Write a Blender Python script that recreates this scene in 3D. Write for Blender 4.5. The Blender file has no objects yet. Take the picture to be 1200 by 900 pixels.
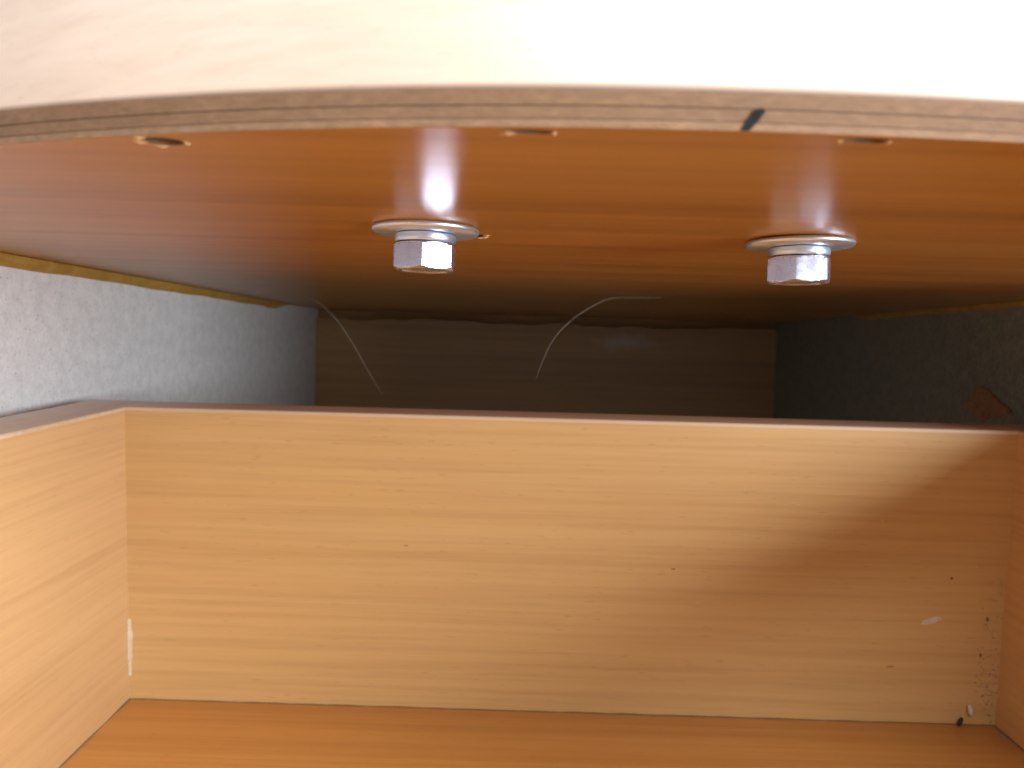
import bpy, bmesh, math, random
from mathutils import Vector, Matrix, Euler
R = math.radians
scene = bpy.context.scene
COL = scene.collection

# ------------------------------------------------------------------ camera
cam_data = bpy.data.cameras.new('camera')
cam = bpy.data.objects.new('camera', cam_data); COL.objects.link(cam)
cam.rotation_mode = 'XYZ'
cam.matrix_world = (Matrix.Rotation(R(0.5), 4, 'Z') @ Matrix.Rotation(R(90 - 2.93), 4, 'X')
                    @ Matrix.Rotation(R(1.7), 4, 'Z'))
cam_data.sensor_width = 36.0
cam_data.lens = 27.0
cam_data.clip_start = 0.005
cam_data.clip_end = 50.0
cam_data.dof.use_dof = True
cam_data.dof.focus_distance = 0.19
scene.cycles.max_bounces = 8
scene.cycles.diffuse_bounces = 5
scene.cycles.glossy_bounces = 4
cam_data.dof.aperture_fstop = 24.0
scene.camera = cam

# ------------------------------------------------------------------ world, window light, exposure
world = bpy.data.worlds.new('World'); scene.world = world
world.use_nodes = True
bg = world.node_tree.nodes['Background']
bg.inputs['Color'].default_value = (0.88, 0.94, 1.0, 1)
bg.inputs['Strength'].default_value = 0.50

def area(name, loc, target, sx, sy, power, colour):
    l = bpy.data.lights.new(name, 'AREA'); l.shape = 'RECTANGLE'
    l.size = sx; l.size_y = sy; l.energy = power; l.color = colour
    o = bpy.data.objects.new(name, l); COL.objects.link(o)
    o.location = loc
    o.rotation_euler = (Vector(target) - Vector(loc)).to_track_quat('-Z', 'Y').to_euler()
    return o
area('window_light', (1.42, -0.76, 0.15), (0, 0.18, 0.0), 0.85, 1.05, 72, (0.92, 0.95, 1.0))

area('overhead_fill', (0.45, -0.95, 1.35), (0, 0.15, -0.1), 1.2, 1.2, 45, (0.97, 0.99, 1.0))  # added fill lamp, brightens the drawer bottom and shadow from above

vs = scene.view_settings
vs.view_transform = 'Standard'; vs.look = 'None'; vs.exposure = 0.37; vs.gamma = 1.0
vs.use_curve_mapping = False

# ------------------------------------------------------------------ materials
def newmat(name):
    m = bpy.data.materials.new(name); m.use_nodes = True
    nt = m.node_tree
    b = nt.nodes['Principled BSDF']
    return m, nt, b

def node(nt, t, **kw):
    n = nt.nodes.new(t)
    for k, v in kw.items(): setattr(n, k, v)
    return n

def ramp(nt, fac, stops):
    r = node(nt, 'ShaderNodeValToRGB')
    cr = r.color_ramp
    while len(cr.elements) < len(stops): cr.elements.new(0.5)
    for e, (p, c) in zip(cr.elements, stops):
        e.position = p; e.color = (c[0], c[1], c[2], 1)
    nt.links.new(fac, r.inputs[0])
    return r.outputs[0]

def mix(nt, fac, a, b, mode='MIX'):
    n = node(nt, 'ShaderNodeMix', data_type='RGBA', blend_type=mode)
    for idx, v in ((0, fac), (6, a), (7, b)):
        if isinstance(v, (int, float)): n.inputs[idx].default_value = v
        elif isinstance(v, tuple): n.inputs[idx].default_value = (*v, 1)
        else: nt.links.new(v, n.inputs[idx])
    return n.outputs[2]

def noise(nt, vec, scale, detail=4, rough=0.55, dist=0.0):
    n = node(nt, 'ShaderNodeTexNoise')
    n.inputs['Scale'].default_value = scale; n.inputs['Detail'].default_value = detail
    n.inputs['Roughness'].default_value = rough; n.inputs['Distortion'].default_value = dist
    nt.links.new(vec, n.inputs['Vector'])
    return n.outputs['Fac']

def coords(nt, scale, loc=(0, 0, 0), rot=(0, 0, 0)):
    tc = node(nt, 'ShaderNodeTexCoord'); mp = node(nt, 'ShaderNodeMapping')
    mp.inputs['Scale'].default_value = scale; mp.inputs['Location'].default_value = loc
    mp.inputs['Rotation'].default_value = rot
    nt.links.new(tc.outputs['Object'], mp.inputs['Vector'])
    return mp.outputs[0]

def wood(name, light, mid, dark, axis='x', rough=0.38, coat=0.0, seed=0.0, fleck=0.5, contrast=1.0, spec=0.5, skew=0.0, soft=False):
    """printed / lacquered beech: long soft bands, fine grain and short dark flecks"""
    m, nt, b = newmat(name)
    def sc(long, across): return (long, across, across) if axis == 'x' else (across, long, across)
    rot = (0, 0, 0) if not skew else (skew, 0, 0)
    band = noise(nt, coords(nt, sc(0.7, 110) if soft else sc(1.2, 110), (seed, seed * 3, seed * 7), rot), 1.0, 3, 0.6, 0.0 if soft else 0.25)
    fine = noise(nt, coords(nt, sc(9, 420), (seed * 2, seed, seed), rot), 1.0, 5, 0.65, 0.1)
    mott = noise(nt, coords(nt, sc(14, 30), (seed, 2, 5)), 1.0, 3, 0.5)
    c = ramp(nt, band, [(0.5 - 0.24 / contrast, dark), (0.5, mid), (0.5 + 0.2 / contrast, light)])
    f2 = ramp(nt, fine, [(0.3, (0.80, 0.76, 0.72)), (0.55, (1, 1, 1)), (0.75, (1.07, 1.07, 1.06))])
    c = mix(nt, 0.30 if soft else 0.55, c, f2, 'MULTIPLY')
    mt = ramp(nt, mott, [(0.3, (0.93, 0.92, 0.9)), (0.7, (1.05, 1.05, 1.05))])
    c = mix(nt, 0.15 if soft else 0.4, c, mt, 'MULTIPLY')
    fl = noise(nt, coords(nt, sc(170, 1500), (seed, seed, 1)), 1.0, 1, 0.4)
    flm = ramp(nt, fl, [(0.69, (0, 0, 0)), (0.76, (1, 1, 1))])
    g = node(nt, 'ShaderNodeMath', operation='MULTIPLY'); g.inputs[1].default_value = fleck
    nt.links.new(flm, g.inputs[0])
    c = mix(nt, g.outputs[0], c, tuple(x * 0.62 for x in dark))
    nt.links.new(c, b.inputs['Base Color'])
    rn = noise(nt, coords(nt, (60, 60, 60), (seed, 0, 0)), 1.0, 5, 0.6)
    rr = node(nt, 'ShaderNodeMapRange')
    rr.inputs[1].default_value = 0.25; rr.inputs[2].default_value = 0.75
    rr.inputs[3].default_value = rough - (0.004 if soft else 0.03); rr.inputs[4].default_value = rough + (0.004 if soft else 0.07)
    nt.links.new(rn, rr.inputs[0]); nt.links.new(rr.outputs[0], b.inputs['Roughness'])
    b.inputs['Specular IOR Level'].default_value = spec
    b.inputs['Coat Weight'].default_value = coat; b.inputs['Coat Roughness'].default_value = rough * 0.8
    bp = node(nt, 'ShaderNodeBump'); bp.inputs['Strength'].default_value = 0.0 if soft else 0.10; bp.inputs['Distance'].default_value = 0.0002
    nt.links.new(fine, bp.inputs['Height']); nt.links.new(bp.outputs[0], b.inputs['Normal'])
    return m

def grainy(name, a, bcol, c, scale, rough=0.85, bump=0.3, dist=0.0004, stretch=(1, 1, 1), speck=None):
    """raw board: clumps of chips in three tones"""
    m, nt, b = newmat(name)
    v = coords(nt, stretch)
    n1 = noise(nt, v, scale, 6, 0.7)
    n2 = noise(nt, v, scale * 0.22, 3, 0.5)
    col = ramp(nt, n1, [(0.3, a), (0.5, bcol), (0.72, c)])
    big = ramp(nt, n2, [(0.3, (0.9, 0.9, 0.9)), (0.7, (1.05, 1.05, 1.05))])
    col = mix(nt, 1.0, col, big, 'MULTIPLY')
    if speck:
        vo = node(nt, 'ShaderNodeTexVoronoi'); vo.inputs['Scale'].default_value = scale * 0.6
        nt.links.new(v, vo.inputs['Vector'])
        sp = ramp(nt, vo.outputs['Distance'], [(0.06, (1, 1, 1)), (0.16, (0, 0, 0))])
        sel = node(nt, 'ShaderNodeSeparateColor'); nt.links.new(vo.outputs['Color'], sel.inputs[0])
        th = node(nt, 'ShaderNodeMath', operation='GREATER_THAN'); th.inputs[1].default_value = 0.7
        nt.links.new(sel.outputs[0], th.inputs[0])
        mm = node(nt, 'ShaderNodeMath', operation='MULTIPLY')
        nt.links.new(sp, mm.inputs[0]); nt.links.new(th.outputs[0], mm.inputs[1])
        m2 = node(nt, 'ShaderNodeMath', operation='MULTIPLY'); m2.inputs[1].default_value = 0.7
        nt.links.new(mm.outputs[0], m2.inputs[0])
        col = mix(nt, m2.outputs[0], col, speck)
    nt.links.new(col, b.inputs['Base Color'])
    b.inputs['Roughness'].default_value = rough
    bp = node(nt, 'ShaderNodeBump'); bp.inputs['Strength'].default_value = bump; bp.inputs['Distance'].default_value = dist
    nt.links.new(n1, bp.inputs['Height']); nt.links.new(bp.outputs[0], b.inputs['Normal'])
    return m

def metal(name, col, rough, met=1.0):
    m, nt, b = newmat(name)
    b.inputs['Metallic'].default_value = met
    v = coords(nt, (1, 1, 1))
    n = noise(nt, v, 420, 4, 0.6)
    c = ramp(nt, n, [(0.3, tuple(x * 0.92 for x in col)), (0.65, col)])
    nt.links.new(c, b.inputs['Base Color'])
    rr = node(nt, 'ShaderNodeMapRange'); rr.inputs[3].default_value = rough - 0.06; rr.inputs[4].default_value = rough + 0.1
    nt.links.new(n, rr.inputs[0]); nt.links.new(rr.outputs[0], b.inputs['Roughness'])
    bp = node(nt, 'ShaderNodeBump'); bp.inputs['Strength'].default_value = 0.1; bp.inputs['Distance'].default_value = 0.0002
    nt.links.new(n, bp.inputs['Height']); nt.links.new(bp.outputs[0], b.inputs['Normal'])
    return m

M = {}
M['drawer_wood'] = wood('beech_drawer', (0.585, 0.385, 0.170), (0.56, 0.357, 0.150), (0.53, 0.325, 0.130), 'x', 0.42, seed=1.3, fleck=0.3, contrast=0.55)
M['drawer_side'] = wood('beech_drawer_side', (0.60, 0.39, 0.192), (0.575, 0.362, 0.17), (0.545, 0.33, 0.148), 'y', 0.42, seed=4.1, fleck=0.25, contrast=0.5)
M['drawer_base'] = wood('beech_drawer_bottom', (0.58, 0.285, 0.078), (0.54, 0.252, 0.062), (0.48, 0.21, 0.047), 'x', 0.4, seed=2.2, fleck=0.3)
M['underside'] = wood('lacquered_underside', (0.44, 0.210, 0.040), (0.395, 0.182, 0.033), (0.32, 0.137, 0.024), 'x', 0.28, coat=0.0, seed=3.7, fleck=0.0, contrast=1.5, soft=True)
M['apron'] = wood('beech_front', (0.46, 0.355, 0.285), (0.435, 0.328, 0.255), (0.40, 0.29, 0.22), 'x', 0.35, seed=5.9, fleck=0.25, soft=True, contrast=0.8)
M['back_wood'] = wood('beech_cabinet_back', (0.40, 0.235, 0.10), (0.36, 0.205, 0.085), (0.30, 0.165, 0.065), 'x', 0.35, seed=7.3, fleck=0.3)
# soft reflection on the cabinet back, painted into its colour as a pale patch
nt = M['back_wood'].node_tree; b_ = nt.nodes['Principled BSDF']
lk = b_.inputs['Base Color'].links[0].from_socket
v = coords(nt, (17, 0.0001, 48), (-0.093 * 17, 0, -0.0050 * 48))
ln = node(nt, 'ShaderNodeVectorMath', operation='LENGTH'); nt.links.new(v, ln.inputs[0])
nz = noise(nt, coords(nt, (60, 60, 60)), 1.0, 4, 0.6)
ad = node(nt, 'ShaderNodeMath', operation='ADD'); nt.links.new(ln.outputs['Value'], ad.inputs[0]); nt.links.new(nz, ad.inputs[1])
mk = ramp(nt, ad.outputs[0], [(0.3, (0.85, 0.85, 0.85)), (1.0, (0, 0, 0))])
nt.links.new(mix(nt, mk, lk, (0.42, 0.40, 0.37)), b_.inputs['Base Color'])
M['edge_band'] = wood('edge_band', (0.68, 0.48, 0.34), (0.64, 0.44, 0.30), (0.58, 0.39, 0.26), 'x', 0.3, seed=8.8, fleck=0.2)
M['edge_band_side'] = wood('edge_band_side', (0.68, 0.48, 0.34), (0.64, 0.44, 0.30), (0.58, 0.39, 0.26), 'y', 0.3, seed=8.1, fleck=0.2)
M['pale_arris'] = wood('pale_arris', (0.66, 0.50, 0.34), (0.62, 0.46, 0.30), (0.56, 0.40, 0.25), 'x', 0.5, seed=9.1, fleck=0.1)  # lighter core, edge highlight painted into the colour
M['ply'] = grainy('raw_plywood_edge', (0.10, 0.050, 0.021), (0.125, 0.064, 0.028), (0.155, 0.083, 0.039), 1300, 0.85, 0.5, 0.0002, (0.35, 1, 1))
M['ply_pale'] = grainy('raw_plywood_face_edge', (0.12, 0.064, 0.029), (0.155, 0.085, 0.041), (0.195, 0.112, 0.057), 1300, 0.85, 0.5, 0.0002, (0.35, 1, 1))
M['glue_line'] = grainy('glue_line', (0.075, 0.038, 0.018), (0.10, 0.052, 0.025), (0.125, 0.068, 0.034), 900)
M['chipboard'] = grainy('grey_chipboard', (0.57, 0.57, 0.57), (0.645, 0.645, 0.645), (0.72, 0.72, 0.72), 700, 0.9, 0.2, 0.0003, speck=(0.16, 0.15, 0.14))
M['chipboard_shaded'] = grainy('shaded_chipboard', (0.17, 0.165, 0.125), (0.23, 0.225, 0.17), (0.29, 0.28, 0.215), 600, 0.9, 0.35, 0.0003, speck=(0.12, 0.11, 0.09))  # same board as the grey side, its shade and brown bounce put into the colour
M['glue'] = grainy('yellow_glue', (0.31, 0.165, 0.03), (0.39, 0.22, 0.042), (0.46, 0.285, 0.075), 160, 0.45, 0.4, 0.0006)
M['zinc'] = metal('zinc_plated_steel', (0.70, 0.74, 0.92), 0.26)
M['zinc_dull'] = metal('zinc_washer', (0.68, 0.77, 0.92), 0.32, 0.9)
M['insert'] = grainy('dark_steel', (0.05, 0.05, 0.048), (0.085, 0.085, 0.08), (0.13, 0.13, 0.12), 1500, 0.6)
M['chip'] = grainy('torn_fibres', (0.38, 0.24, 0.12), (0.58, 0.40, 0.24), (0.72, 0.56, 0.38), 1500, 0.9)
M['veneer_torn'] = grainy('torn_veneer', (0.22, 0.10, 0.04), (0.33, 0.16, 0.07), (0.42, 0.22, 0.10), 300, 0.7)
M['ink'] = grainy('marker_ink', (0.008, 0.0075, 0.007), (0.016, 0.015, 0.014), (0.035, 0.033, 0.031), 1400, 1.0)
M['hair'] = grainy('hair', (0.26, 0.23, 0.17), (0.34, 0.30, 0.23), (0.42, 0.38, 0.30), 300, 0.45)
M['white_glue'] = grainy('white_glue', (0.52, 0.43, 0.33), (0.62, 0.53, 0.43), (0.70, 0.62, 0.53), 600, 0.5)
M['pale_glue'] = grainy('dried_glue', (0.48, 0.36, 0.24), (0.57, 0.44, 0.31), (0.64, 0.51, 0.38), 700, 0.5)
M['dirt'] = grainy('dark_dirt', (0.012, 0.010, 0.008), (0.03, 0.022, 0.016), (0.06, 0.045, 0.03), 2000, 0.9)
M['stain'] = grainy('brown_stain', (0.12, 0.07, 0.035), (0.19, 0.11, 0.055), (0.27, 0.16, 0.08), 1500, 0.9)
M['dust'] = grainy('dust_fluff', (0.20, 0.15, 0.11), (0.30, 0.24, 0.19), (0.42, 0.36, 0.31), 2000, 0.95)

# ------------------------------------------------------------------ mesh helpers
def obj(name, bm, mat, parent=None, smooth=None):
    me = bpy.data.meshes.new(name)
    bmesh.ops.recalc_face_normals(bm, faces=bm.faces[:])
    bm.to_mesh(me); bm.free()
    mats = mat if isinstance(mat, (list, tuple)) else [mat]
    for k in mats: me.materials.append(M[k])
    if smooth is not None:
        for p in me.polygons: p.use_smooth = True
        me.set_sharp_from_angle(angle=R(smooth))
    o = bpy.data.objects.new(name, me); COL.objects.link(o)
    if parent: o.parent = parent
    return o

def empty(name, loc=(0, 0, 0), rot=(0, 0, 0)):
    o = bpy.data.objects.new(name, None); COL.objects.link(o)
    o.location = loc; o.rotation_euler = rot; o.empty_display_size = 0.02
    return o

def tag(o, label=None, cat=None, group=None, kind=None):
    if label: o['label'] = label
    if cat: o['category'] = cat
    if group: o['group'] = group
    if kind: o['kind'] = kind
    return o

def box(bm, lo, hi, bevel=0.0, seg=3):
    r = bmesh.ops.create_cube(bm, size=1.0)
    vs_ = r['verts']
    for v in vs_:
        for i in range(3): v.co[i] = lo[i] if v.co[i] < 0 else hi[i]
    if bevel:
        es = list({e for v in vs_ for e in v.link_edges})
        bmesh.ops.bevel(bm, geom=es, offset=bevel, segments=seg, affect='EDGES', profile=0.5)
    return bm

def boxobj(name, lo, hi, mat, parent, bevel=0.0005, seg=2):
    return obj(name, box(bmesh.new(), lo, hi, bevel, seg), mat, parent, 35 if bevel else None)

def lathe(bm, prof, n=64, z=lambda t: 0.0):
    rings = []
    for r, h in prof:
        rings.append([bm.verts.new((r * math.cos(2 * math.pi * i / n), r * math.sin(2 * math.pi * i / n), h)) for i in range(n)])
    for a, b in zip(rings, rings[1:]):
        for i in range(n): bm.faces.new((a[i], a[(i + 1) % n], b[(i + 1) % n], b[i]))
    return rings

def tube(bm, pts, radii, n=8):
    P = [Vector(p) for p in pts]; rings = []
    for i, p in enumerate(P):
        t = (P[min(i + 1, len(P) - 1)] - P[max(i - 1, 0)]).normalized()
        a = t.cross(Vector((0.13, 1, 0.2))).normalized(); b = t.cross(a)
        rings.append([bm.verts.new(p + (a * math.cos(2 * math.pi * k / n) + b * math.sin(2 * math.pi * k / n)) * radii[i]) for k in range(n)])
    for a, b in zip(rings, rings[1:]):
        for k in range(n): bm.faces.new((a[k], a[(k + 1) % n], b[(k + 1) % n], b[k]))
    bm.faces.new(rings[0]); bm.faces.new(rings[-1][::-1])

def spline(ctrl, n=40):
    C = [Vector(c) for c in ctrl]; C = [C[0] * 2 - C[1]] + C + [C[-1] * 2 - C[-2]]
    out = []
    m = len(C) - 3
    for j in range(n + 1):
        u = j / n * m; i = min(int(u), m - 1); t = u - i
        p0, p1, p2, p3 = C[i:i + 4]
        out.append(0.5 * ((2 * p1) + (p2 - p0) * t + (2 * p0 - 5 * p1 + 4 * p2 - p3) * t * t + (3 * p1 - p0 - 3 * p2 + p3) * t ** 3))
    return out

# ------------------------------------------------------------------ cabinet carcass
ZC = 0.0265                      # underside of the top board
XL, XR, YB = -0.181, 0.226, 0.68
cab = tag(empty('cabinet', (0.0225, 0.45, -0.24)),
          'dark open cabinet shell with grey chipboard side and brown back behind the drawer', 'cabinet')
def local(o): o.matrix_parent_inverse = Matrix.Translation(-Vector(o.parent.location)); return o

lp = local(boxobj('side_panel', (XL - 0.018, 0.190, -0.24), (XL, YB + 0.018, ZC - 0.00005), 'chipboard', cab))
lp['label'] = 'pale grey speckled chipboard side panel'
rp = local(boxobj('side_panel', (XR, 0.222, -0.24), (XR + 0.018, YB + 0.018, ZC - 0.00005), 'chipboard_shaded', cab))
rp['label'] = 'shadowed grey chipboard side panel with torn patch'
# back panel: top edge slightly wavy and stopping short of the top board
bm = bmesh.new()
random.seed(5)
n = 60; fr = []; 
for i in range(n + 1):
    x = XL + (XR - XL) * i / n
    zt = ZC - 0.0075 - 0.0012 * math.sin(i * 0.31) - 0.0007 * math.sin(i * 1.13 + 1) - (0.0022 if 34 < i < 40 else 0)
    fr.append((x, zt))
def wall_from_top(bm, fr, y0, y1, zb):
    cols = [[bm.verts.new((x, y, z)) for (y, z) in ((y0, zb), (y0, zt), (y1, zt), (y1, zb))] for x, zt in fr]
    for a, b in zip(cols, cols[1:]):
        for k in range(4): bm.faces.new((a[k], b[k], b[(k + 1) % 4], a[(k + 1) % 4]))
    bm.faces.new(cols[0]); bm.faces.new(cols[-1][::-1])
wall_from_top(bm, fr, YB, YB + 0.006, -0.24)
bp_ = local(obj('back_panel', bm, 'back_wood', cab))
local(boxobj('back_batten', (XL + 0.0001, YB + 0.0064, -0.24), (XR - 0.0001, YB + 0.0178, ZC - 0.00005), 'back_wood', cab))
local(boxobj('base_panel', (XL - 0.018, 0.172, -0.2585), (XR + 0.018, YB + 0.018, -0.2404), 'chipboard', cab))
# drawer runners on both sides
for x0, x1 in ((XL + 0.0002, XL + 0.0108), (XR - 0.0168, XR - 0.0002)):
    local(boxobj('runner', (x0, 0.20, -0.130), (x1, 0.66, -0.105), 'zinc_dull', cab, 0.001))

# beads of yellow glue in the angle between side panels and top board
def bead(x, sgn, y0, y1, hz, wx, seed):
    random.seed(seed); bm = bmesh.new(); n = 90; rings = []
    for i in range(n + 1):
        t = i / n; y = y0 + (y1 - y0) * t
        k = 1 + 0.05 * math.sin(t * 23 + seed) + 0.025 * math.sin(t * 61 + 2 * seed) + random.uniform(-0.015, 0.015)
        endf = 1.0 if t < 0.86 else (1.25 if t < 0.93 else max(0.12, (1 - t) / 0.07))
        h = hz * k * endf; w = wx * (0.8 + 0.2 * k) * min(1, endf)
        ring = []
        for j in range(7):
            a = math.pi / 2 * j / 6
            ring.append(bm.verts.new((x + sgn * (w * math.cos(a) ** 1.5), y, ZC - 0.0002 - h * math.sin(a) ** 0.8)))
        ring.append(bm.verts.new((x, y, ZC - 0.0002)))
        rings.append(ring)
    for a, b in zip(rings, rings[1:]):
        for j in range(8): bm.faces.new((a[j], b[j], b[(j + 1) % 8], a[(j + 1) % 8]))
    bm.faces.new(rings[0]); bm.faces.new(rings[-1][::-1])
    o = local(obj('glue_bead', bm, 'glue', cab, 60))
    o['label'] = 'ragged bead of yellow brown glue along the top of the side panel'
bead(XL + 0.0001, 1, 0.192, 0.60, 0.0042, 0.0022, 3)
bead(XR - 0.0001, -1, 0.224, 0.53, 0.0028, 0.0025, 8)

# torn veneer patch stuck on the right side panel
def flat_patch(pts, thick, axis):
    bm = bmesh.new()
    lo = [bm.verts.new(p) for p in pts]
    off = Vector(axis) * thick
    hi = [bm.verts.new(Vector(p) + off) for p in pts]
    bm.faces.new(lo[::-1]); bm.faces.new(hi)
    for i in range(len(pts)):
        j = (i + 1) % len(pts); bm.faces.new((lo[i], lo[j], hi[j], hi[i]))
    return bm
def rp_pt(y, z): return (XR - 0.0002, y, z)
patch = flat_patch([rp_pt(y, z) for y, z in ((0.379,-0.0129),(0.3702,-0.0149),(0.3623,-0.0194),(0.3537,-0.0227),(0.3513,-0.0244),(0.3622,-0.0269),(0.3731,-0.0299),(0.3814,-0.0272),(0.3924,-0.0235),(0.3851,-0.0202))], 0.0006, (-1, 0, 0))
po = obj('torn_veneer', patch, 'veneer_torn', rp)
po.matrix_parent_inverse = rp.matrix_parent_inverse.copy()
po.matrix_parent_inverse = Matrix.Identity(4)

# ------------------------------------------------------------------ curved top board made of plies
def edge_y(x):
    d = x - 0.02
    return 0.0943 + (1.85 if d < 0 else 1.05) * d * d
XA, XB, NX = -0.212, 0.258, 150
top = tag(empty('table_top', (0.02, 0.4, ZC)),
          'glossy orange brown table top seen from below, curved plywood edge and bright beech front', 'table top')
def local_t(o): o.matrix_parent_inverse = Matrix.Translation(-Vector(top.location)); return o

def slab(z0, z1, inset, yback, bev=0.0):
    bm = bmesh.new()
    xs = [XA + (XB - XA) * i / NX for i in range(NX + 1)]
    prof = [(0, z0), (0, z1)] if not bev else [(bev, z0), (bev * 0.3, z0 + bev * 0.3), (0, z0 + bev), (0, z1)]
    cols = []
    for x in xs:
        y = edge_y(x) + inset
        cols.append([bm.verts.new((x, y + dy, z)) for dy, z in prof] + [bm.verts.new((x, yback, z1)), bm.verts.new((x, yback, z0))])
    k = len(cols[0])
    for a, b in zip(cols, cols[1:]):
        for j in range(k): bm.faces.new((a[j], b[j], b[(j + 1) % k], a[(j + 1) % k]))
    bm.faces.new(cols[0]); bm.faces.new(cols[-1][::-1])
    return bm

YBK = YB + 0.018
T = []
T.append((ZC, ZC + 0.00095, 0.0, 'sheet'))
T.append((ZC + 0.00095, ZC + 0.00115, 0.00010, 'line'))
T.append((ZC + 0.00115, ZC + 0.00255, 0.00004, 'ply'))
T.append((ZC + 0.00255, ZC + 0.00275, 0.00010, 'line'))
T.append((ZC + 0.00275, ZC + 0.00462, -0.00002, 'ply'))
ZT = ZC + 0.00462
slabs = []
for z0, z1, ins, kind in T:
    if kind == 'sheet':
        bm = slab(z0, z1, ins, YBK, 0.00012)
        o = obj('underside_sheet', bm, ['underside', 'ply_pale'], top)
        for p in o.data.polygons:
            p.material_index = 0 if p.normal.z < -0.8 else 1
        o['label'] = 'glossy orange brown lacquered underside'
    else:
        o = obj('glue_line' if kind == 'line' else 'ply', slab(z0, z1, ins, YBK), 'glue_line' if kind == 'line' else 'ply', top)
    local_t(o); slabs.append(o)

# oval bolt holes drilled close to the front edge, one more beside the left washer
holes = [(-0.0495, 0.0034, 0.0026, None), (0.0000, 0.0033, 0.0012, None), (0.0418, 0.0029, 0.0011, None)]
hole_list = [(x, edge_y(x) + dy, rx, ry) for x, dy, rx, ry in
             ((-0.0500, 0.0034, 0.0030, 0.0021), (0.0002, 0.0020, 0.0033, 0.0010), (0.0420, 0.0022, 0.0030, 0.0011))]
hole_list.append((-0.0120, 0.1905, 0.0026, 0.0026))
for i, (x, y, rx, ry) in enumerate(hole_list):
    bm = bmesh.new()
    bmesh.ops.create_cone(bm, cap_ends=True, segments=28, radius1=1, radius2=1, depth=1)
    random.seed(i)
    for v in bm.verts:
        v.co.x = x + v.co.x * rx; v.co.y = y + v.co.y * ry; v.co.z = ZC + v.co.z * 0.0046
    me = bpy.data.meshes.new('cutter'); bm.to_mesh(me); bm.free()
    cut = bpy.data.objects.new('cutter', me); COL.objects.link(cut)
    for s in slabs[:3]:
        md = s.modifiers.new('hole', 'BOOLEAN'); md.object = cut; md.operation = 'DIFFERENCE'; md.solver = 'EXACT'
    bpy.context.view_layer.update()
    dg = bpy.context.evaluated_depsgraph_get()
    for s in slabs[:3]:
        nm = bpy.data.meshes.new_from_object(s.evaluated_get(dg))
        s.modifiers.clear(); s.data = nm
    bpy.data.objects.remove(cut)
    # steel insert inside the hole
    bm = bmesh.new()
    prof = [(0.0001, 0.0010), (0.45, 0.0010), (0.5, 0.0006), (0.9, 0.0006), (0.94, 0.0022)]
    for_r = lathe(bm, [(r, z) for r, z in prof], 28)
    for v in bm.verts:
        v.co = Vector((x + v.co.x * rx * 0.98, y + v.co.y * ry * 0.98, ZC + v.co.z))
    bm.faces.new(for_r[-1])
    bm.faces.new(for_r[0][::-1])
    local_t(obj('threaded_insert', bm, 'insert' if i != 3 else 'dirt', top, 40))

for s_ in slabs[:3]:
    s_.data.materials.append(M['stain']); di = len(s_.data.materials) - 1
    for p in s_.data.polygons:
        if abs(p.normal.z) < 0.5:
            for (x, y, rx, ry) in hole_list:
                if ((p.center.x - x) / rx) ** 2 + ((p.center.y - y) / ry) ** 2 < 1.15: p.material_index = di

# splintered rims of the holes
def splinters(spots, name='chipped_rim'):
    bm = bmesh.new()
    for x, y, lx, ly, s in spots:
        random.seed(s); pts = []
        for k in range(11):
            a = 2 * math.pi * k / 11; r = random.uniform(0.6, 1.1)
            pts.append((x + lx * r * math.cos(a), y + ly * r * math.sin(a)))
        b = [bm.verts.new((px, py, ZC - 0.00001)) for px, py in pts]
        c = bm.verts.new((x, y, ZC - 0.00035))
        for k in range(11): bm.faces.new((b[k], b[(k + 1) % 11], c))
        bm.faces.new(b[::-1])
    return local_t(obj(name, bm, 'chip', top))
hx = hole_list
splinters([(hx[0][0] - 0.0033, hx[0][1] + 0.0004, 0.0012, 0.0012, 1), (hx[0][0] - 0.0024, hx[0][1] - 0.0019, 0.0010, 0.0005, 2),
           (hx[0][0] + 0.0032, hx[0][1] + 0.0006, 0.0005, 0.0010, 3), (hx[0][0] - 0.001, hx[0][1] + 0.0024, 0.0016, 0.0004, 4)])
splinters([(hx[1][0] - 0.0026, hx[1][1] + 0.0009, 0.0011, 0.0010, 5), (hx[1][0] + 0.0033, hx[1][1] + 0.0002, 0.0004, 0.0005, 6)])
splinters([(hx[2][0] - 0.0030, hx[2][1] + 0.0004, 0.0006, 0.0007, 7), (hx[2][0] + 0.0030, hx[2][1] + 0.0003, 0.0005, 0.0007, 8)])
splinters([(hx[3][0] + 0.0024, hx[3][1] + 0.0022, 0.0016, 0.0010, 9), (hx[3][0] + 0.0032, hx[3][1] - 0.0012, 0.0010, 0.0007, 10),
           (hx[3][0] + 0.0012, hx[3][1] + 0.0034, 0.0012, 0.0006, 11)])
# felt-pen stroke across the plies
bm = bmesh.new(); prev = None; NS = 14
for i in range(NS + 1):
    t = i / NS; z = ZC + 0.00005 + 0.00275 * t
    xc = 0.0263 + 0.0019 * t; w = 0.00072 * (0.8 + 0.45 * t + random.uniform(-0.12, 0.12)) * (1.0 if t < 0.8 else math.sqrt(max(0.02, 1 - ((t - 0.8) / 0.2) ** 2)))
    row = [bm.verts.new((xc + w * s, edge_y(xc + w * s) - 0.00009, z)) for s in (-1, -0.5, 0, 0.5, 1)]
    if prev:
        for k in range(4): bm.faces.new((prev[k], prev[k + 1], row[k + 1], row[k]))
    prev = row
bmesh.ops.solidify(bm, geom=bm.faces[:], thickness=0.00006)
local_t(obj('pen_mark', bm, 'ink', top))

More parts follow.
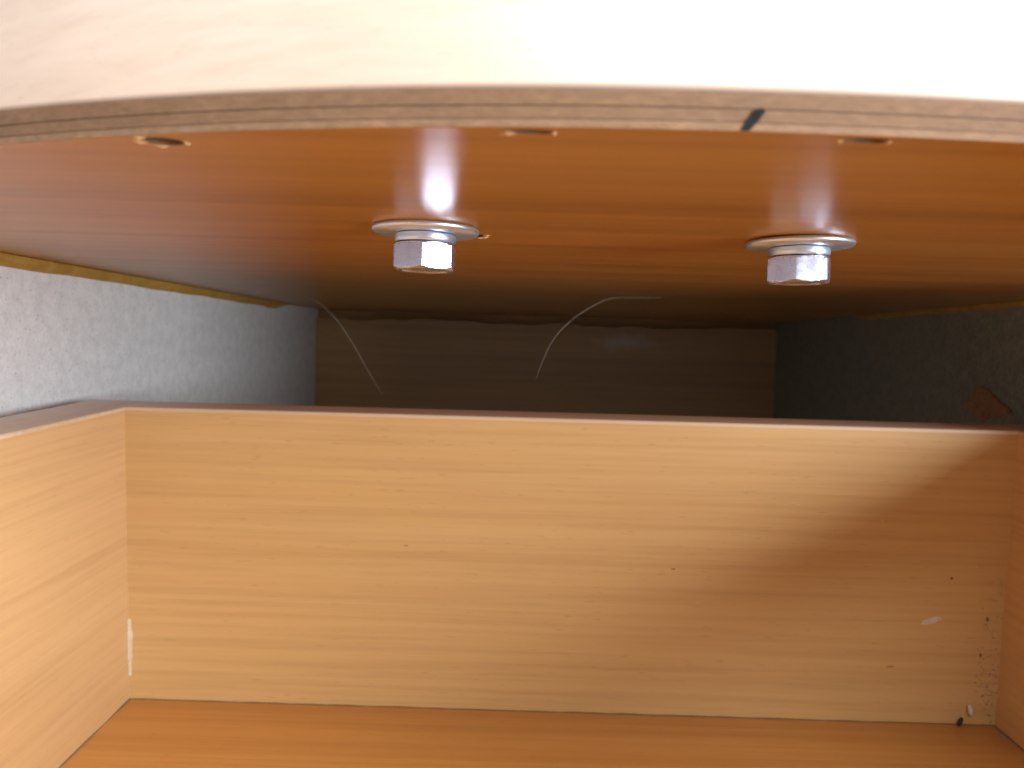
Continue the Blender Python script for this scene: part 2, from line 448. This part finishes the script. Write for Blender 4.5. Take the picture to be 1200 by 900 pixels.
# front panel above the plies, following the same curve and leaning back
bm = bmesh.new()
prof = [(0.0011, ZT + 0.00005)]
for k in range(1, 7):
    a = math.pi / 2 * k / 6
    prof.append((0.0011 - 0.0009 * math.sin(a), ZT + 0.00005 + 0.0009 * (1 - math.cos(a))))
for k in range(1, 6): prof.append((0.0002 + 0.045 * (k / 5), ZT + 0.0009 + 0.085 * k / 5))
prof += [(0.062, ZT + 0.085), (0.022, ZT + 0.00005)]
cols = []
for i in range(NX + 1):
    x = XA + (XB - XA) * i / NX
    cols.append([bm.verts.new((x, edge_y(x) + dy, z)) for dy, z in prof])
k = len(prof)
for a, b in zip(cols, cols[1:]):
    for j in range(k): bm.faces.new((a[j], b[j], b[(j + 1) % k], a[(j + 1) % k]))
bm.faces.new(cols[0]); bm.faces.new(cols[-1][::-1])
ap = local_t(obj('front_panel', bm, 'apron', top, 40))
ap['label'] = 'bright beech front panel rising from the plywood edge'

# ------------------------------------------------------------------ bolts
def make_bolt(name, x, y, head_rot, tilt, label):
    root = tag(empty(name, (x, y, ZC), (R(tilt[0]), R(tilt[1]), 0)), label, 'bolt', 'bolts under the table top')
    # flat washer, rounded rim
    bm = bmesh.new(); r0, r1, t = 0.0043, 0.0124, 0.0015
    prof = [(r0, -0.00003), (r1 - 0.0004, -0.00003), (r1 - 0.0001, -0.0003), (r1, -0.0007), (r1 - 0.0001, -0.0011), (r1 - 0.0006, -t), (r0, -t)]
    rings = lathe(bm, prof, 96)
    for i in range(96): bm.faces.new((rings[-1][i], rings[-1][(i + 1) % 96], rings[0][(i + 1) % 96], rings[0][i]))
    obj('washer', bm, 'zinc_dull', root, 50)
    # split spring washer
    bm = bmesh.new(); n = 72; ri, ro = 0.0043, 0.0070; rings = []
    gap = R(5)
    for i in range(n + 1):
        a = R(70) + gap / 2 + (2 * math.pi - gap) * i / n; dz = -0.00018 * (i / n - 0.5)
        ring = []
        for r, z in ((ri, -t - 0.0002), (ro - 0.0003, -t - 0.0002), (ro, -t - 0.0006), (ro, -t - 0.0017), (ro - 0.0003, -t - 0.0021), (ri, -t - 0.0021)):
            ring.append(bm.verts.new((r * math.cos(a), r * math.sin(a), z + dz)))
        rings.append(ring)
    for a, b in zip(rings, rings[1:]):
        for j in range(6): bm.faces.new((a[j], b[j], b[(j + 1) % 6], a[(j + 1) % 6]))
    bm.faces.new(rings[0]); bm.faces.new(rings[-1][::-1])
    obj('spring_washer', bm, 'zinc_dull', root, 45)
    # hexagonal head with turned chamfers
    bm = bmesh.new(); ap_, H, n = 0.0068, 0.0061, 144
    zt = -t - 0.0024; rings = []
    levels = [0, 0.00025, 0.0006, 0.001] + [0.001 + (H - 0.0025) * k / 4 for k in range(1, 5)] + [H - 0.0015 + 0.0015 * k / 10 for k in range(1, 11)]
    for h in levels:
        ring = []
        for i in range(n):
            a = 2 * math.pi * i / n
            d = ((a + math.pi / 6) % (math.pi / 3)) - math.pi / 6
            rh = ap_ / math.cos(d)
            rh = min(rh, ap_ * 1.125)
            lim = min(ap_ * 0.955 + (H - h) * 1.9, ap_ * 1.0 + h * 1.6)
            r = min(rh, lim)
            ring.append(bm.verts.new((r * math.cos(a + R(head_rot)), r * math.sin(a + R(head_rot)), zt - h)))
        rings.append(ring)
    for a, b in zip(rings, rings[1:]):
        for i in range(n): bm.faces.new((a[i], a[(i + 1) % n], b[(i + 1) % n], b[i]))
    # slightly dished end
    last = rings[-1]
    for s, dz in ((0.86, 0.0), (0.80, 0.00025), (0.01, 0.0003)):
        c = [bm.verts.new((v.co.x * s / 1.0 if False else (ap_ * 0.955) * s * math.cos(2 * math.pi * i / n + R(head_rot)),
                           (ap_ * 0.955) * s * math.sin(2 * math.pi * i / n + R(head_rot)), zt - H + dz)) for i, v in enumerate(last)]
        for i in range(n): bm.faces.new((last[i], last[(i + 1) % n], c[(i + 1) % n], c[i]))
        last = c
    bm.faces.new(last); bm.faces.new(rings[0][::-1])
    obj('bolt_head', bm, 'zinc', root, 14)
    # threaded shank up through the board
    bm = bmesh.new()
    prof = []
    for k in range(24):
        prof += [(0.0039, zt + 0.0012 * k * 0.45 + 0.0), (0.0034, zt + 0.0012 * (k * 0.45 + 0.22))]
    rg = lathe(bm, prof[:34], 24); bm.faces.new(rg[0][::-1]); bm.faces.new(rg[-1])
    obj('shank', bm, 'zinc_dull', root, 40)
    return root
make_bolt('hex_bolt', -0.0226, 0.1795, 0, (0, 0.4), 'steel hex bolt left of the pen mark, bright white facet, beside a chipped hole')
make_bolt('hex_bolt', 0.0656, 0.1845, -26, (0.5, -1.0), 'steel hex bolt on the right, almost below the pen mark, with lilac facets')

# ------------------------------------------------------------------ drawer
W, H, TS, TB = 0.332, 0.1135, 0.022, 0.018
dr = tag(empty('drawer', (0.0192, 0.2843, -0.0268), (R(2.03), R(-0.19), R(-0.04))),
         'open empty beech drawer with pinkish brown edge banding in the foreground', 'drawer')
YF = -0.50
def board(name, lo, hi, mats, parent, bev=0.0008):
    return obj(name, box(bmesh.new(), lo, hi, bev, 3), mats, parent, 35)
EB = 0.0011
def band(axis, lo, hi, face, far, parent, mat):
    """strip along the top edge; its inner arris is rounded, a lighter core with the highlight painted in"""
    sg = 1 if far > face else -1; r = 0.0008
    prof = [(face - sg * 0.0002, -0.0014), (face - sg * 0.0002, -r)]
    for k in range(1, 6):
        a = math.pi / 2 * k / 5
        prof.append((face + sg * (r * (1 - math.cos(a)) - 0.0002), -r + r * math.sin(a)))
    prof += [(far, 0.0), (far, -0.0014)]
    bm = bmesh.new(); n = len(prof); NL = 24; rings = []
    for j in range(NL + 1):
        t = lo + (hi - lo) * j / NL
        rings.append([bm.verts.new((t, c, z) if axis == 'x' else (c, t, z)) for c, z in prof])
    for p, q in zip(rings, rings[1:]):
        for i in range(n):
            f = bm.faces.new((p[i], q[i], q[(i + 1) % n], p[(i + 1) % n]))
            f.material_index = 1 if i <= 4 else 0
    bm.faces.new(rings[0]); bm.faces.new(rings[-1][::-1])
    return obj('edge_band', bm, [mat, 'pale_arris'], parent, 60)
bk = board('back_panel', (-W / 2 - 0.001, 0, -H - 0.012), (W / 2 + 0.001, TB - 0.0005, -EB), 'drawer_wood', dr, 0)
band('x', -W / 2 - 0.0005, W / 2 + 0.0005, 0, TB, bk, 'edge_band')
for s in (-1, 1):
    xi = s * W / 2; xo = s * (W / 2 + TS)
    sd = board('side_panel', (min(xi, xo), YF, -H - 0.012), (max(xi, xo), TB, -EB), 'drawer_side', dr, 0)
    band('y', YF, TB + 0.0003, xi, xo, sd, 'edge_band_side')
bt = board('bottom_panel', (-W / 2 + 0.0002, YF + 0.0004, -H - 0.006), (W / 2 - 0.0002, -0.0004, -H), 'drawer_base', dr, 0.0002)
board('front_panel', (-W / 2 - 0.03, YF - 0.018, -H - 0.02), (W / 2 + 0.03, YF - 0.0004, -0.004), 'drawer_wood', dr, 0.001)
# white glue smear in the left corner
bm = bmesh.new(); prev = None; random.seed(4)
for i in range(25):
    t = i / 24; z = -0.0815 - 0.0225 * t; w = 0.0009 * (0.5 + 0.5 * math.sin(math.pi * min(1, t * 1.1 + 0.1))) * random.uniform(0.8, 1.15)
    row = [bm.verts.new((-W / 2 + a, -b, z)) for a, b in ((0.0002 + w * 1.6, 0.00005), (0.0003 + w * 0.7, 0.0002), (0.0002, 0.0003 + w * 0.5), (0.00005, 0.0002 + w))]
    if prev:
        for k in range(3): bm.faces.new((prev[k], prev[k + 1], row[k + 1], row[k]))
    prev = row
obj('glue_smear', bm, 'pale_glue', bk, 60)
# dark dusty joint lines round the drawer bottom
def joint(p0, p1, r, seed):
    random.seed(seed); n = 70; a, b = Vector(p0), Vector(p1); bm = bmesh.new()
    tube(bm, [a.lerp(b, i / n) for i in range(n + 1)], [r * random.uniform(0.35, 1.2) for i in range(n + 1)], 6)
    return obj('joint_dirt', bm, 'stain', bt)
joint((-W / 2 + 0.0003, -0.0002, -H), (W / 2 - 0.0003, -0.0002, -H), 0.00034, 1)
joint((-W / 2 + 0.0002, -0.0005, -H), (-W / 2 + 0.0002, YF + 0.01, -H), 0.0004, 2)
joint((W / 2 - 0.0002, -0.0005, -H), (W / 2 - 0.0002, YF + 0.01, -H), 0.0006, 3)
# white scuff on the back panel
Dm = dr.matrix_basis.copy()
def dpt(x, y, z): return (x, y, z)
def blob_patch(cx, cz, lx, lz, ang, seed, name, mat, th=0.0002):
    random.seed(seed); bm = bmesh.new(); n = 18; b = []; c0 = bm.verts.new((cx, -th, cz))
    for k in range(n):
        a = 2 * math.pi * k / n; r = random.uniform(0.75, 1.1)
        u, v = lx * r * math.cos(a), lz * r * math.sin(a)
        b.append(bm.verts.new((cx + u * math.cos(ang) - v * math.sin(ang), -0.00004, cz + u * math.sin(ang) + v * math.cos(ang))))
    for k in range(n): bm.faces.new((b[k], b[(k + 1) % n], c0))
    return obj(name, bm, mat, bk, 70)
blob_patch(0.1390, -0.0730, 0.0042, 0.0013, 0.28, 3, 'scuff', 'white_glue', 0.00012)
for i, (x, z, a, b_, an) in enumerate([(0.1455, -0.0775, 0.0007, 0.0005, 0), (0.1405, -0.0890, 0.0010, 0.0006, 0), (0.1525, -0.0810, 0.0012, 0.0005, 0),
                                       (0.118, -0.035, 0.0006, 0.0004, 0), (0.154, -0.052, 0.0009, 0.0004, 0), (0.087, -0.03, 0.0012, 0.0003, 0)]):
    blob_patch(x, z, a, b_, an, 40 + i, 'fleck', 'chip', 0.0001)
for i, (x, z, a, b_) in enumerate([(0.1455, -0.0565, 0.0006, 0.0006), (0.1585, -0.0860, 0.0006, 0.0008), (0.1600, -0.0720, 0.0006, 0.0010),
                                   (0.041, -0.056, 0.0009, 0.00025), (0.125, -0.0915, 0.0016, 0.0002), (-0.06, -0.05, 0.0009, 0.0002)]):
    blob_patch(x, z, a, b_, 0.1, 60 + i, 'stain', 'stain', 0.00005)

# ------------------------------------------------------------------ crumbs lying in the right drawer corner (things of their own)
def world_of(x, y, z): return Dm @ Vector((x, y, z))
def crumb(name, p, size, rot, mat, label, cat, seed):
    random.seed(seed); bm = bmesh.new()
    bmesh.ops.create_icosphere(bm, subdivisions=2, radius=1)
    for v in bm.verts:
        k = random.uniform(0.75, 1.15)
        v.co = Vector((v.co.x * size[0] * k, v.co.y * size[1] * k, v.co.z * size[2] * k))
    o = obj(name, bm, mat, None, 40)
    o.location = p; o.rotation_euler = rot
    return tag(o, label, cat)
crumb('dirt_crumb', world_of(0.1520, -0.0014, -H + 0.0017), (0.0008, 0.0009, 0.0019), (0, R(25), 0), 'dirt',
      'tiny black crumb on the drawer bottom near its right corner', 'crumb', 2)
crumb('wood_chip', world_of(0.1556, -0.0013, -H + 0.0062), (0.0009, 0.0006, 0.0024), (0, R(-18), 0), 'white_glue',
      'tiny pale wood chip against the drawer back in its right corner', 'wood chip', 6)

# fluff in the right corner: uncountable fibres
bm = bmesh.new(); random.seed(12)
for k in range(26):
    z = random.uniform(-H + 0.0005, -0.055); x = W / 2 - abs(random.gauss(0, 0.0035)) - 0.0004
    p = Vector((x, -random.uniform(0.0003, 0.0012), z)); pts = [p]
    d = Vector((random.uniform(-1, 0.3), random.uniform(-0.2, 0.1), random.uniform(-1, 1))).normalized()
    for s in range(5):
        d = (d + Vector((random.uniform(-.25, .25), random.uniform(-.2, .2), random.uniform(-.25, .25)))).normalized()
        q = pts[-1] + d * 0.0006; q.x = min(q.x, W / 2 - 0.0003); q.y = min(-0.0002, max(q.y, -0.002)); pts.append(q)
    tube(bm, pts, [0.00006] * len(pts), 4)
for k in range(40):
    y = -random.uniform(0.0005, 0.05); p = Vector((W / 2 - abs(random.gauss(0, 0.0015)) - 0.0003, y, -H + random.uniform(0.0002, 0.0008))); pts = [p]
    d = Vector((random.uniform(-1, 1), random.uniform(-1, 1), 0)).normalized()
    for s in range(4):
        d = (d + Vector((random.uniform(-.6, .6), random.uniform(-.6, .6), 0))).normalized()
        q = pts[-1] + d * 0.0008; q.x = min(q.x, W / 2 - 0.0003); q.y = min(q.y, -0.0003); pts.append(q)
    tube(bm, pts, [0.00007] * len(pts), 4)
for k in range(90):
    z = -H + abs(random.gauss(0, 0.022)); x = W / 2 - abs(random.gauss(0, 0.004)) - 0.0006
    r = random.uniform(0.0001, 0.00035)
    bmesh.ops.create_icosphere(bm, subdivisions=1, radius=r, matrix=Matrix.Translation((x, -r * 0.6, z)) @ Matrix.Diagonal((1.4, 0.6, 0.8, 1)))
fl = obj('dust_fluff', bm, 'dust')
fl.matrix_world = Dm
tag(fl, 'grey dust fibres gathered in the right corner of the drawer', 'dust', kind='stuff')

# ------------------------------------------------------------------ loose hairs hanging from the underside
def hair(name, ctrl, r, label):
    P = spline(ctrl, 48); bm = bmesh.new(); o0 = P[0].copy()
    tube(bm, [p - o0 for p in P], [r * (0.35 + 0.65 * math.sin(math.pi * min(1, 0.12 + 0.86 * i / 48))) for i in range(49)], 6)
    o = obj(name, bm, 'hair', None, 80); o.location = o0
    return tag(o, label, 'hair', 'loose hairs hanging under the table top')
hair('loose_hair', [(-0.1374, 0.466, 0.0265), (-0.122, 0.4568, 0.0223), (-0.1084, 0.4476, 0.0128), (-0.0956, 0.4384, -0.0018), (-0.0842, 0.4292, -0.0177), (-0.0747, 0.42, -0.0293)] , 0.00031, 'thick pale hair curving down beside the grey chipboard side')
hair('loose_hair', [(0.0721, 0.398, 0.0264), (0.0583, 0.394, 0.0257), (0.0449, 0.39, 0.0247), (0.0314, 0.386, 0.0177), (0.0212, 0.382, 0.0092), (0.0146, 0.378, 0.0001), (0.0106, 0.374, -0.0096), (0.0082, 0.37, -0.0165)] , 0.00018, 'thin pale hair arching down left in front of the dark cabinet back')
